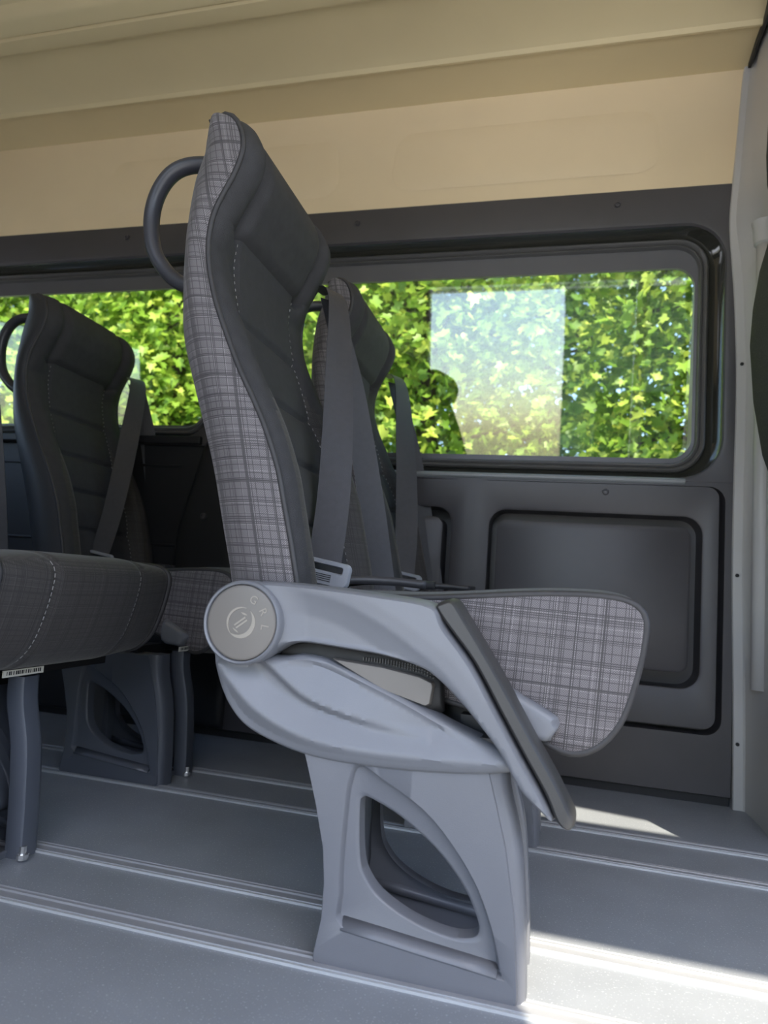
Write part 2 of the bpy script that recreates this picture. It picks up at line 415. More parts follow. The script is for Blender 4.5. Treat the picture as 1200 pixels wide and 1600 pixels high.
# headliner side panel (cream), with a shallow pressed outline
def hl_y(x, z): return WY + 0.004 - 0.012 * max(0.0, (z - 1.85) / 0.1)
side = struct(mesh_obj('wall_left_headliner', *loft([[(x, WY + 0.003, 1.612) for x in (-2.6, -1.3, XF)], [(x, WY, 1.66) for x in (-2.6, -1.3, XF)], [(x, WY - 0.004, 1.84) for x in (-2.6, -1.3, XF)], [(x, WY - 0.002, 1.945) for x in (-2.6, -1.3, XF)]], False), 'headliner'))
for (xa, xb) in ((-0.55, 0.215), (-1.55, -0.72)):
    lo = [(rrect(xa, xb, 1.665, 1.86, 0.06), WY - 0.0015), (rrect(xa + 0.020, xb - 0.020, 1.685, 1.84, 0.045), WY - 0.0060), (rrect(xa + 0.06, xb - 0.06, 1.72, 1.81, 0.03), WY - 0.0068)]
    ring_plate('pressed_panel', lo, 'headliner', side, fill=True, ang=80)

# ceiling: profile across the van (y, z), ribs run lengthwise
cz = 1.945
prof = [(1.905, cz - 0.005), (1.895, cz - 0.003), (1.80, cz + 0.006), (1.752, cz + 0.004), (1.746, cz - 0.006), (1.738, cz - 0.007), (1.732, cz + 0.004), (1.70, cz + 0.020), (1.56, cz + 0.026), (1.53, cz + 0.022), (1.512, cz + 0.002), (1.500, cz - 0.002), (1.458, cz - 0.003), (1.4535, cz + 0.004), (1.4485, cz + 0.004), (1.444, cz - 0.003), (1.400, cz - 0.002), (1.388, cz + 0.002), (1.37, cz + 0.022)]
for k in range(1, 5):
    yb = 1.37 - 0.36 * (k - 1)
    prof += [(yb - 0.03, cz + 0.028), (yb - 0.20, cz + 0.028), (yb - 0.235, cz + 0.022), (yb - 0.25, cz + 0.0), (yb - 0.34, cz + 0.0), (yb - 0.36, cz + 0.022)]
prof += [(-0.10, cz + 0.02)]
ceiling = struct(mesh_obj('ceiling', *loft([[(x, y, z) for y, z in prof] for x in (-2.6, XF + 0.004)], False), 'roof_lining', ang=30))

# roof skin with a narrow slot added over the cab for a sun sliver, other walls of the van
roofparts = [(-2.7, 0.53, -0.10, 2.02, 2.00, 2.03), (0.53, 1.9, -0.10, 0.30, 2.00, 2.03), (0.53, 1.9, 0.45, 2.02, 2.00, 2.03), (0.99, 1.9, 0.30, 0.45, 2.00, 2.03)]
struct(mesh_obj('ceiling_roof_skin', *join_vf([box_vf(*b) for b in roofparts]), 'body', smooth=False))
lid = [(0.52, 0.425), (0.985, 0.345), (1.02, 0.345), (1.02, 0.50), (0.52, 0.50)]       # added lid, trims the slot's sun sliver to a wedge
struct(mesh_obj('ceiling_sun_slot_lid', [(x, y, 2.031) for x, y in lid] + [(x, y, 2.045) for x, y in lid], [(0, 1, 2, 3, 4), (5, 6, 7, 8, 9)] + [(i, (i + 1) % 5, (i + 1) % 5 + 5, i + 5) for i in range(5)], 'body', smooth=False))
nearparts = [(-2.65, -0.82, -0.10, -0.04, -0.06, 2.0), (-0.82, 0.34, -0.10, -0.04, 1.80, 2.0), (0.34, 0.40, -0.10, -0.04, -0.06, 2.0), (0.40, 1.45, -0.10, -0.04, 1.80, 2.0), (1.45, 1.9, -0.10, -0.04, -0.06, 2.0)]  # gap ahead of the narrow post added to let sun onto the floor
struct(mesh_obj('wall_right', *join_vf([box_vf(*b) for b in nearparts]), 'body', smooth=False))
rearparts = [(-2.66, -2.60, -0.10, 2.02, -0.06, 0.95), (-2.66, -2.60, -0.10, 2.02, 1.45, 2.0), (-2.66, -2.60, -0.10, 0.15, 0.95, 1.45), (-2.66, -2.60, 0.90, 1.05, 0.95, 1.45), (-2.66, -2.60, 1.80, 2.02, 0.95, 1.45)]
struct(mesh_obj('wall_rear', *join_vf([box_vf(*b) for b in rearparts]), 'trim_black', smooth=False))
cabparts = [(1.84, 1.90, -0.10, 2.02, -0.06, 0.80), (1.84, 1.90, -0.10, 2.02, 1.55, 2.0)]
struct(mesh_obj('wall_front', *join_vf([box_vf(*b) for b in cabparts]), 'trim', smooth=False))

# ---- far wall trim: one moulded charcoal panel round the front window, one round the rear window
def win_trim(name, x0, x1, zb, zt, rx0, rx1, rz0, rz1, m):
    lo = [(rrect(x0, x1, zb, zt, 0.0002), lambda x, z: WY + 0.004 if z > zt - 0.002 or x > 0.42 else WY - 0.004),
          (rrect(x0 + 0.0002, x1 - 0.002, zb + 0.0002, zt - 0.006, 0.0002), WY - 0.004),
          (rrect(rx0 - 0.012, rx1 + 0.012, rz0 - 0.008, rz1 + 0.014, 0.115), WY - 0.006),
          (rrect(rx0 - 0.004, rx1 + 0.004, rz0 - 0.003, rz1 + 0.005, 0.107), WY - 0.004),
          (rrect(rx0, rx1, rz0, rz1, 0.103), WY + 0.002)]
    return struct(ring_plate(name, lo, m))
def win_set(n, rx0, rx1, rz0, rz1, fx0, fx1, fz0, fz1, gx0, gx1, gz0, gz1, gm, reveal):
    w = struct(empty('window_%d' % n, ((gx0 + gx1) / 2, 1.94, gz0)))
    off = Vector(w.location)
    def sh(o): o.location = -off; return o
    sh(ring_plate('window_reveal', [(rrect(rx0, rx1, rz0, rz1, 0.103), WY + 0.002), (rrect(rx0 + 0.008, rx1 - 0.010, rz0 + 0.006, rz1 - 0.008, 0.10), WY + 0.020), (rrect(fx0, fx1, fz0, fz1, 0.085), 1.936)], reveal, w))
    # rubber seal: two beads
    def off_r(d, r): return rrect(fx0 + d, fx1 - d, fz0 + d, fz1 - d, r)
    sh(ring_plate('window_seal', [(off_r(0, 0.085), 1.936), (off_r(0.001, 0.084), 1.926), (off_r(0.006, 0.080), 1.921), (off_r(0.012, 0.076), 1.926), (off_r(0.014, 0.074), 1.932), (off_r(0.0165, 0.072), 1.927), (off_r(0.021, 0.070), 1.925), (off_r(0.025, 0.066), 1.931), (off_r(0.026, 0.065), 1.938)], 'rubber', w, ang=60))
    lean = math.tan(math.radians(6.5)); py = lambda x, z: 1.9400 + (fz1 - z) * lean      # the glass leans in at the top
    sh(ring_plate('glass_border', [(off_r(0.0255, 0.066), 1.9365), (rrect(gx0, gx1, gz0, gz1, 0.055), 1.9375), (rrect(gx0, gx1, gz0, gz1, 0.055), py)], 'frit', w))
    V, F = box_vf(fx0 + 0.01, fx1 - 0.01, 0.0, 0.004, fz0 + 0.01, fz1 - 0.01)
    sh(mesh_obj('pane', [(x, y + py(x, z), z) for x, y, z in V], F, gm, w, smooth=False))
    return w
t1 = win_trim('trim_1', -1.0, 0.424, 0.800, 1.618, -0.945, 0.386, 0.811, 1.504, 'trim')
win_set(1, -0.945, 0.386, 0.811, 1.504, -0.912, 0.353, 0.829, 1.482, -0.875, 0.3195, 0.869, 1.403, 'glass', 'gloss_black')
t2 = win_trim('trim_2', -2.6, -1.0, 0.87, 1.618, -2.36, -1.082, 0.895, 1.504, 'trim')
win_set(2, -2.36, -1.082, 0.895, 1.504, -2.33, -1.10, 0.912, 1.482, -2.29, -1.128, 0.944, 1.411, 'glass_rear', 'gloss_black')

def screw(parent, x, z, y=WY - 0.006, m='trim', r=0.0085):
    V, F = lathe_y([(r, 0.002), (r, -0.002), (r * 0.85, -0.0042), (r * 0.55, -0.0048), (r * 0.5, -0.002), (0.001, -0.002)], 16)
    o = mesh_obj('screw', V, F, m, parent, ang=40); o.location = (x, y, z); return o
screw(t1, -0.648, 1.571); screw(t1, 0.108, 1.573); screw(t2, -1.457, 1.576)

# lower half of the front panel: pressed pockets with a groove round them, second groove low and at the right
def lower(name, x0, x1, px0, px1, right):
    def g2(d):
        def f(x, z):
            k = min(1.0, max(0.0, (0.80 - z) / 0.04))
            e = (x - x0 - 0.05) / 0.08 if right else (x1 - x - 0.05) / 0.08
            return WY - 0.004 + d * k * min(1.0, max(0.0, e))
        return f
    gx0, gx1 = (x0 + 0.004, 0.397) if right else (x0 + 0.05, x1 - 0.004)
    ins = lambda d: (gx0 + (0.002 if right else d), gx1 - (d if right else 0.002), 0.166 + d, 0.789 - d * 0.1)
    r2 = 0.04
    lo = [(rrect(x0, x1, 0.022, 0.800, 0.0002), lambda x, z: WY + 0.004 if z < 0.024 or x > 0.42 else WY - 0.004),
          (rrect(x0 + (0.0002 if right else 0.003), x1 - (0.004 if right else 0.0002), 0.025, 0.7998, 0.0002), WY - 0.004),
          (rrect(gx0, gx1, 0.166, 0.789, r2), g2(0.0)),
          (rrect(*ins(0.003), r2 - 0.003), g2(0.055)),
          (rrect(*ins(0.012), r2 - 0.010), g2(0.055)),
          (rrect(*ins(0.015), r2 - 0.012), g2(0.0)),
          (rrect(px0 - 0.006, px1 + 0.006, 0.267, 0.715, 0.052), WY - 0.005),
          (rrect(px0, px1, 0.273, 0.709, 0.047), WY - 0.002),
          (rrect(px0 + 0.002, px1 - 0.002, 0.275, 0.707, 0.045), WY + 0.076),
          (rrect(px0 + 0.020, px1 - 0.024, 0.305, 0.684, 0.030), WY + 0.076),
          (rrect(px0 + 0.023, px1 - 0.027, 0.312, 0.681, 0.026), WY + 0.004),
          (rrect(px0 + 0.027, px1 - 0.031, 0.317, 0.677, 0.023), WY + 0.0015)]
    return struct(ring_plate(name, lo, 'trim', fill=True))
t3 = lower('trim_3', -0.25, 0.424, -0.199, 0.345, True)
t4 = lower('trim_4', -1.0, -0.25, -0.84, -0.302, False)
screw(t3, 0.105, 0.766, WY - 0.004)
struct(box('trim_5', (-2.6, 0.42, WY + 0.012, 1.955, -0.002, 0.03), 'trim_black'))
# sill edge below the front window, its glint put into a lighter grey
struct(mesh_obj('trim_6', *loft([[(x, y, z) for x in (-0.93, 0.30)] for y, z in ((WY - 0.003, 0.792), (WY - 0.010, 0.796), (WY - 0.012, 0.802), (WY - 0.008, 0.807), (WY + 0.004, 0.811))], False), 'sill'))
# black panel under the rear window and the pillar trim between the windows
t7 = struct(box('trim_7', (-2.6, -0.98, WY, 1.95, 0.022, 0.872), 'trim_black', bevel=0.006))
sl = box('sill_ledge', (-2.58, -1.10, WY - 0.022, WY + 0.01, 0.872, 0.897), 'trim_black', t7, bevel=0.004)
for zz in (0.80, 0.55): box('pressed_line', (-2.58, -1.16, WY - 0.004, WY + 0.004, zz, zz + 0.008), 'trim_black', t7, bevel=0.003)
pil = [(-0.94, 0.025), (-0.94, 0.885), (-1.085, 0.885), (-1.105, 0.80), (-1.125, 0.72), (-1.15, 0.62), (-1.16, 0.50), (-1.165, 0.025)]
t8 = struct(relief_plate('trim_8', pil, WY + 0.01, 0.035, 0.025, 'trim_black', None, res=0.02))
screw(t8, -1.058, 0.647, WY - 0.027, 'trim', 0.010)

# ---- pale grey pillar (cross frame) at the front end
edge = [(0.424, -0.002), (0.421, 0.25), (0.414, 0.56), (0.414, 0.80), (0.416, 1.06), (0.408, 1.28), (0.395, 1.45), (0.393, 1.52), (0.399, 1.615), (0.405, 1.70), (0.418, 1.90), (0.428, 1.975)]
es = smooth_path([(x, z) for x, z in edge], 5)
fl = 0.022
loops = []
for x, z in es:
    q = max(0.0, min(1.0, (z - 1.40) / 0.10))          # upper head of the pillar is fuller
    loops.append([(x, WY + 0.02, z), (x, WY - 0.008, z), (x + 0.002, WY - 0.0115, z), (x + fl * (1 - q * 0.3), WY - 0.0115, z), (x + fl + 0.004, WY - 0.016 - 0.02 * q, z),
                  (XF + 0.012 + 0.012 * (1 - q), WY - 0.060 - 0.015 * q, z), (XF + 0.020 + 0.006 * (1 - q), WY - 0.15, z), (XF + 0.024, WY - 0.21, z), (XF + 0.04, WY - 0.235, z), (XF + 0.10, WY - 0.245, z), (XF + 0.22, WY - 0.23, z), (XF + 0.24, WY + 0.02, z)])
t9 = struct(mesh_obj('trim_9', *loft(loops, True, True, True), 'pillar', ang=28))
for x, z in ((0.412 + 0.011, 1.442), (0.417 + 0.011, 1.11), (0.414 + 0.011, 0.565), (0.422 + 0.010, 0.155)):
    screw(t9, x, z, WY - 0.0115, 'ink', 0.0045)
# rounded tube with a collar running down the pillar
V, F = tube_vf([(XF + 0.022, WY - 0.118, z) for z in (0.30, 0.8, 1.2, 1.40)], 0.020, 16)
mesh_obj('pillar_tube', V, F, 'pillar', t9)
V, F = tube_vf([(XF + 0.020, WY - 0.118, z) for z in (1.375, 1.38, 1.405, 1.42, 1.435, 1.44)], [0.018, 0.024, 0.026, 0.026, 0.030, 0.022], 16)
mesh_obj('tube_collar', V, F, 'pillar', t9, ang=40)
V, F = tube_vf([(XF + 0.016, WY - 0.118, 1.43), (XF + 0.018, WY - 0.11, 1.445), (XF + 0.02, WY - 0.10, 1.452)], [0.012, 0.010, 0.004], 12)
mesh_obj('tube_joint', V, F, 'pillar', t9)
struct(box('trim_10', (XF + 0.006, XF + 0.065, -0.04, WY - 0.21, 1.90, 2.0), 'pillar', bevel=0.02))
struct(box('ceiling_edge_gap', (XF - 0.001, XF + 0.006, 0.0, WY - 0.02, 1.93, 1.985), 'ink'))
struct(box('baseboard_front', (XF + 0.035, 1.0, WY - 0.23, WY, -0.002, 0.02), 'pillar'))

# ground outside
struct(mesh_obj('ground', *box_vf(-40, 40, -30, 40, -0.75, -0.55), 'ground', smooth=False))

# ------------------------------------------------------------------ passenger seat (local x forward, y from the aisle side inwards, z up; local y 0 = outer face of the pedestal)
BACK = [(-0.461, 0.440), (-0.461, 0.472), (-0.483, 0.550), (-0.507, 0.634), (-0.531, 0.702), (-0.553, 0.761), (-0.581, 0.842), (-0.591, 0.915), (-0.594, 0.967), (-0.596, 1.020), (-0.594, 1.073), (-0.588, 1.121), (-0.579, 1.152), (-0.575, 1.168), (-0.567, 1.184)]
PIPE = [(-0.345, 0.430), (-0.355, 0.475), (-0.367, 0.522), (-0.383, 0.579), (-0.399, 0.634), (-0.424, 0.693), (-0.447, 0.736), (-0.475, 0.784), (-0.506, 0.847), (-0.525, 0.890), (-0.538, 0.930), (-0.546, 0.968), (-0.547, 1.003), (-0.542, 1.034), (-0.529, 1.065), (-0.516, 1.091), (-0.505, 1.126), (-0.506, 1.154), (-0.517, 1.179), (-0.528, 1.191), (-0.546, 1.197)]
Y0 = 0.876
SY0, SW = 0.024, 0.392          # backrest near side and width, local
def arc_resample(pts, n, key):
    P = np.array(smooth_path(pts, 10)); d = np.r_[0, np.cumsum(np.hypot(*np.diff(P, axis=0).T))]
    if key is None: key = np.linspace(0, 1, n)
    return np.c_[np.interp(key * d[-1], d, P[:, 0]), np.interp(key * d[-1], d, P[:, 1])]
NR = 132
KEY = np.linspace(0, 1, NR)
BK = arc_resample(BACK, NR, KEY); PP = arc_resample(PIPE, NR, KEY)
def sstep(a, b, x):
    t = np.clip((x - a) / (b - a), 0, 1); return t * t * (3 - 2 * t)

def front_surface():
    us = np.unique(np.r_[np.linspace(-1, -0.9, 5), np.linspace(-0.9, 0.9, 49), np.linspace(0.9, 1, 5)])
    z = PP[:, 1]
    e = PP - BK; e /= np.linalg.norm(e, axis=1)[:, None]
    e[:, 1] *= np.clip((1.17 - z) / 0.06, 0.25, 1)       # fold over at the top
    hc = np.interp(z, [0.43, 0.57, 0.68, 0.78, 0.89, 0.96, 1.018, 1.034, 1.10, 1.16, 1.19], [-0.034, -0.033, -0.028, -0.014, 0.002, 0.006, 0.006, 0.020, 0.016, 0.010, 0.002])
    hb = np.interp(z, [0.43, 0.6, 0.75, 0.86, 0.94, 0.985, 1.010, 1.04, 1.10, 1.15, 1.185, 1.195], [0.012, 0.016, 0.020, 0.018, 0.012, 0.006, 0.018, 0.022, 0.023, 0.020, 0.012, 0.004])
    seams = [0.891, 0.780, 0.680, 0.570]
    rows = []
    for i in range(NR):
        row = []
        for u in us:
            a = abs(u)
            hd = float(sstep(0.985, 1.03, z[i])); cen = float(1 - sstep(0.50 + 0.10 * hd, 0.74 - 0.02 * hd, a)); bol = float(sstep(0.52 + 0.12 * hd, 0.80, a) * (1 - max(0, (a - 0.80) / 0.20) ** 2.2))
            h = hc[i] * cen + hb[i] * bol
            g = sum(math.exp(-((z[i] - s) / 0.0045) ** 2) for s in seams)
            pillow = 0.004 * abs(math.sin(math.pi * (z[i] - 0.57) / 0.1055)) if z[i] < 0.90 else 0.003
            h += (pillow - 0.008 * g) * (cen if a < 0.62 else 0)
            h -= 0.004 * math.exp(-((a - 0.60) / 0.02) ** 2)
            if z[i] > 1.02: h -= 0.013 * math.exp(-((a - 0.66) / 0.022) ** 2)
            h -= 0.010 * math.exp(-((z[i] - 1.026) / 0.005) ** 2) * (1 - float(sstep(0.7, 0.9, a)))
            top = float(sstep(1.15, 1.195, z[i])); drop = 0.014 * top * max(0, a - 0.86) / 0.14
            y = SY0 + SW / 2 + u * SW / 2 * (1 - 0.02 * top)
            row.append((PP[i][0] + e[i][0] * h, y, PP[i][1] + e[i][1] * h + 0.012 * top * (1 - a ** 6) - drop * 0))
        rows.append(row)
    return us, z, rows

def build_backrest(root):
    us, z, rows = front_surface(); n = len(us)
    V = [p for r in rows for p in r]
    hr, fc, pl = [], [], []
    for i in range(NR - 1):
        for j in range(n - 1):
            f = (i * n + j, i * n + j + 1, (i + 1) * n + j + 1, (i + 1) * n + j)
            zm = (z[i] + z[i + 1]) / 2; a = abs(us[j] + us[j + 1]) / 2
            if zm > 1.026: hr.append(f)
            elif 0.60 < a < 0.60 + 0.26 * float(sstep(0.86, 0.70, zm)) : pl.append(f)
            else: fc.append(f)
    # close the headrest over the top to the back shell edge
    tl = [(BK[-1][0], p[1], BK[-1][1] + 0.004 * (1 - abs(u) ** 6)) for p, u in zip(rows[-1], us)]
    k = len(V); V2 = V + tl
    for j in range(n - 1): hr.append(((NR - 1) * n + j, (NR - 1) * n + j + 1, k + j + 1, k + j))
    def sub(name, faces, m, parent):
        used = sorted({i for f in faces for i in f}); mp = {a: b for b, a in enumerate(used)}
        return mesh_obj(name, [V2[i] for i in used], [tuple(mp[i] for i in f) for f in faces], m, parent, uvf=lambda v, nn: (v[1], v[2]))
    back = sub('backrest', fc, 'fabric', root)
    for sd in (-1, 1): sub('plaid_inset', [f for f in pl if (us[f[0] % n] + us[f[1] % n]) * sd > 0], 'plaid_soft', back)
    head = sub('headrest', hr, 'fabric', root)
    for s, nm in ((0, 'side_panel'), (1, 'side_panel')):
        y = SY0 + s * SW; sg = -1 if s == 0 else 1
        L = []
        for i in range(NR):
            L.append([(BK[i][0] - 0.007 * (1 - t) * min(1.0, max(0.0, (1.17 - BK[i][1]) / 0.06)) + (PP[i][0] - BK[i][0]) * t, y + sg * 0.010 * math.sin(math.pi * t) ** 0.7 - sg * 0.026 * (1 - min(1, t / 0.6)) ** 1.5 * min(1.0, max(0.15, (1.19 - BK[i][1]) / 0.05)), BK[i][1] + (PP[i][1] - BK[i][1]) * t) for t in np.linspace(0, 1, 9)])
        o = mesh_obj(nm, *loft(L, False), 'plaid', root, uvf=lambda v, nn: (v[0] + v[2] * 0.25, v[2]))
        V, F = tube_vf([(p[0], y, p[1]) for p in PP[::2]] + [(BK[-1][0], y + 0.002 * -sg, BK[-1][1] + 0.002)], 0.0042, 8)
        mesh_obj('piping', V, F, 'pipe', o)
    # pale stitching along the bolsters of the front
    for a in (-0.60, 0.60):
        j = int(np.argmin(abs(us - a))); pts = []
        segs = []
        for i in range(4, NR - 1):
            if z[i] < 1.015 and i % 2 == 0:
                p = Vector(rows[i][j]); q = p.lerp(Vector(rows[i + 1][j]), 0.7)
                segs.append(tube_vf([p + Vector((0.0012, 0, 0)), q + Vector((0.0012, 0, 0))], 0.0008, 4))
        mesh_obj('stitching', *join_vf(segs), 'stitch', back)
    # hard back shell
    L = []
    for i in range(0, NR, 3):
        e = PP[i] - BK[i]; e = e / np.linalg.norm(e)
        L.append([(BK[i][0] - e[0] * 0.016 * (1 - abs(u) ** 3), SY0 + 0.024 + (SW - 0.048) * (u + 1) / 2, BK[i][1] - e[1] * 0.016 * (1 - abs(u) ** 3)) for u in np.linspace(-1, 1, 13)])
    mesh_obj('back_shell', *loft(L, False), 'shell', root)
    # grab handle on the upper corner
    hp = smooth_path([(-0.575, 0.085, 1.152), (-0.627, 0.078, 1.152), (-0.660, 0.074, 1.136), (-0.682, 0.074, 1.102), (-0.688, 0.074, 1.057), (-0.677, 0.074, 1.005), (-0.652, 0.078, 0.968), (-0.620, 0.080, 0.945), (-0.575, 0.085, 0.935)], 6)
    mesh_obj('grab_handle', *tube_vf(hp, [0.0125] * len(hp), 12, flat=1.25), 'handle', root)
    return back

CUSH = [(-0.186, 0.465), (-0.057, 0.479), (0.004, 0.484), (0.060, 0.4845), (0.092, 0.477), (0.105, 0.459), (0.104, 0.431), (0.098, 0.395), (0.084, 0.343), (0.067, 0.312), (0.044, 0.292), (0.016, 0.286), (-0.020, 0.298), (-0.12, 0.33), (-0.34, 0.365), (-0.385, 0.385), (-0.39, 0.44), (-0.34, 0.457)]
def build_cushion(root):
    P = resample(smooth_loop(CUSH, 6), 110); A = np.array(P); c = A.mean(0)
    y0, w = 0.050, 0.372
    def sec(y, inset):
        out = []
        for k, (x, zz) in enumerate(P):
            t = np.array(P[(k + 1) % len(P)]) - np.array(P[k - 1]); nrm = np.array([t[1], -t[0]]); nrm /= np.linalg.norm(nrm)
            if np.dot(nrm, A[k] - c) < 0: nrm = -nrm
            out.append((x - nrm[0] * inset, y, zz - nrm[1] * inset))
        return out
    loops = []
    for t in np.r_[0, 0.008, 0.02, np.linspace(0.04, 0.96, 47), 0.98, 0.992, 1.0]:
        d = min(t, 1 - t); ins = 0.004 * (1 - min(1, d / 0.02)) - 0.010 * min(1, d / 0.25)
        for s in (0.24, 0.76): ins += 0.0055 * math.exp(-((t - s) / 0.010) ** 2)
        loops.append(sec(y0 + w * t, ins))
    cu = mesh_obj('cushion', *loft(loops, True), 'plaid_soft', root, uvf=lambda v, nn: (v[1], v[2] * 1.2 + v[0]))
    for s in (0, 1):
        o = relief_plate('cushion_side', P, y0 + (0.001 if s == 0 else w - 0.001), 0.010, 0.04, 'plaid', cu, res=0.012, back=False, side=-1 if s == 0 else 1, uvf=lambda v, nn: (v[0] - v[2] * 0.06, v[2] + v[0] * 0.03))
        mesh_obj('cushion_piping', *tube_vf([(x, y0 + (-0.001 if s == 0 else w + 0.001), zz) for x, zz in P], 0.0048, 8, closed=True), 'pipe', cu)
    for s in (0.24, 0.76):
        segs = []
        lp = sec(y0 + w * s, 0.0055 - 0.0095)
        for k in range(0, len(lp)):
            if lp[k][0] > -0.25 and k % 1 == 0:
                p = Vector(lp[k]); q = p.lerp(Vector(lp[(k + 1) % len(lp)]), 0.65); out = Vector((A[k][0] - c[0], 0, A[k][1] - c[1])).normalized() * 0.0006
                segs.append(tube_vf([p + out, q + out], 0.0009, 4))
        mesh_obj('cushion_stitching', *join_vf(segs), 'stitch', cu)
    return cu

PED = [(-0.330, 0.285), (-0.315, 0.249), (-0.297, 0.195), (-0.282, 0.140), (-0.277, 0.098), (-0.277, 0.055), (-0.284, 0.012), (-0.284, 0.001), (-0.275, 0.000), (-0.029, 0.000), (-0.027, 0.01), (-0.031, 0.053), (-0.035, 0.099), (-0.049, 0.177), (-0.064, 0.230), (-0.080, 0.285)]
HOLE = [(-0.239, 0.196), (-0.235, 0.206), (-0.225, 0.206), (-0.184, 0.189), (-0.137, 0.158), (-0.102, 0.122), (-0.083, 0.090), (-0.078, 0.070), (-0.088, 0.061), (-0.116, 0.059), (-0.160, 0.068), (-0.200, 0.086), (-0.223, 0.107), (-0.234, 0.134)]
REC = [(-0.249, 0.245), (-0.208, 0.234), (-0.154, 0.205), (-0.117, 0.171), (-0.083, 0.126), (-0.060, 0.074), (-0.050, 0.034), (-0.054, 0.029), (-0.151, 0.038), (-0.247, 0.050), (-0.254, 0.086), (-0.256, 0.144)]
def build_pedestal(root, dy, inner=True):
    """a pair of moulded side shells standing on the rail, joined by an arch"""
    ctr = np.array([-0.165, 0.115]); n = 180
    o_ = np.array(ray_loop(PED, ctr, n)); r_ = np.array(ray_loop(smooth_loop(REC, 3), ctr, n)); h_ = np.array(ray_loop(smooth_loop(HOLE, 4), ctr, n))
    obs = []
    for s, (ya, sg) in enumerate(((0.0, 1), (0.150, -1))):
        y = lambda d: dy + ya + sg * d
        L = [(o_, y(0.040)), (o_, y(0.010)), (o_ + (ctr - o_) * 0.006, y(0.003)), (o_ + (ctr - o_) * 0.020, y(0.0))]
        L += [(r_ + (ctr - r_) * -0.015, y(0.0)), (r_, y(0.001)), (r_ + (ctr - r_) * 0.035, y(0.010)), (r_ + (ctr - r_) * 0.06, y(0.011)),
              (h_ + (ctr - h_) * -0.08, y(0.011)), (h_ + (ctr - h_) * -0.03, y(0.012)), (h_, y(0.014)), (h_ + (ctr - h_) * 0.02, y(0.035))]
        loops = [[(p[0], yy, p[1]) for p in pts] for pts, yy in L]
        obs.append(mesh_obj('pedestal_leg', *loft(loops, True), 'pedestal', root, ang=38))
        # rounded front flange of the shell
        fr = [(-0.054, 0.285), (-0.050, 0.241), (-0.033, 0.175), (-0.023, 0.082), (-0.019, 0.006), (-0.019, 0.0)]
        fs = smooth_path(fr, 6); bs = [(x - 0.030, zz) for x, zz in fs]
        loops = [[(b_[0] + 0.002, y(0.001), b_[1]), (f_[0] - 0.010, y(0.003), f_[1]), (f_[0] - 0.003, y(0.008), f_[1]), (f_[0], y(0.016), f_[1]), (f_[0], y(0.045), f_[1]), (f_[0] - 0.004, y(0.048), f_[1]), (b_[0], y(0.048), b_[1])] for f_, b_ in zip(fs, bs)]
        mesh_obj('leg_flange', *loft(loops, True, True, True), 'pedestal', obs[-1], ang=50)
        # bright raised rib low on the shell
        rp = [(-0.249, 0.047), (-0.20, 0.0425), (-0.15, 0.0375), (-0.10, 0.033), (-0.054, 0.0285)]
        V, F = loft([[(x, y(-0.001), zz - 0.001), (x, y(-0.0012), zz + 0.001), (x, y(0.0115), zz + 0.013), (x, y(0.013), zz - 0.001)] for x, zz in rp], True, True, True)
        mesh_obj('leg_rib', V, F, 'pedestal', obs[-1])
        # bolts at the foot
        for bx in ((-0.031,) if s else (-0.031,)):
            pass
    # cross pieces between the shells (inside)
    box('pedestal_web', (-0.272, -0.262, dy + 0.038, dy + 0.112, 0.004, 0.28), 'ped_dark', root)
    box('pedestal_foot', (-0.268, -0.045, dy + 0.036, dy + 0.114, 0.0, 0.012), 'ped_dark', root, bevel=0.003)
    for bx, by in ((-0.20, 0.06), (-0.11, 0.06), (-0.033, 0.101)):
        V, F = tube_vf([(bx, dy + by, 0.010), (bx, dy + by, 0.018), (bx, dy + by, 0.0181), (bx, dy + by, 0.030)], [0.009, 0.009, 0.005, 0.005], 8)
        if bx > -0.05: V = [(v[0] + 0.020, v[1] , v[2] - 0.006) for v in V]
        mesh_obj('foot_bolt' if bx > -0.05 else 'bolt', V, F, 'steel', root, ang=40)
    return obs

def build_frame(root, dy, ylen):
    # steel frame under the cushion, with the cross beam and a printed sticker on the front
    V, F = join_vf([box_vf(-0.31, -0.065, dy + 0.006, dy + 0.144, 0.262, 0.300), box_vf(-0.32, -0.26, 0.05, 0.05 + ylen, 0.285, 0.335), box_vf(-0.12, -0.06, 0.05, 0.05 + ylen, 0.275, 0.318), box_vf(-0.36, -0.03, 0.075, 0.115, 0.30, 0.345), box_vf(-0.36, -0.03, 0.345, 0.385, 0.30, 0.345), box_vf(-0.47, -0.36, 0.10, 0.36, 0.33, 0.46)])
    o = mesh_obj('seat_frame', V, F, 'metal_dark', root, smooth=False)
    return o

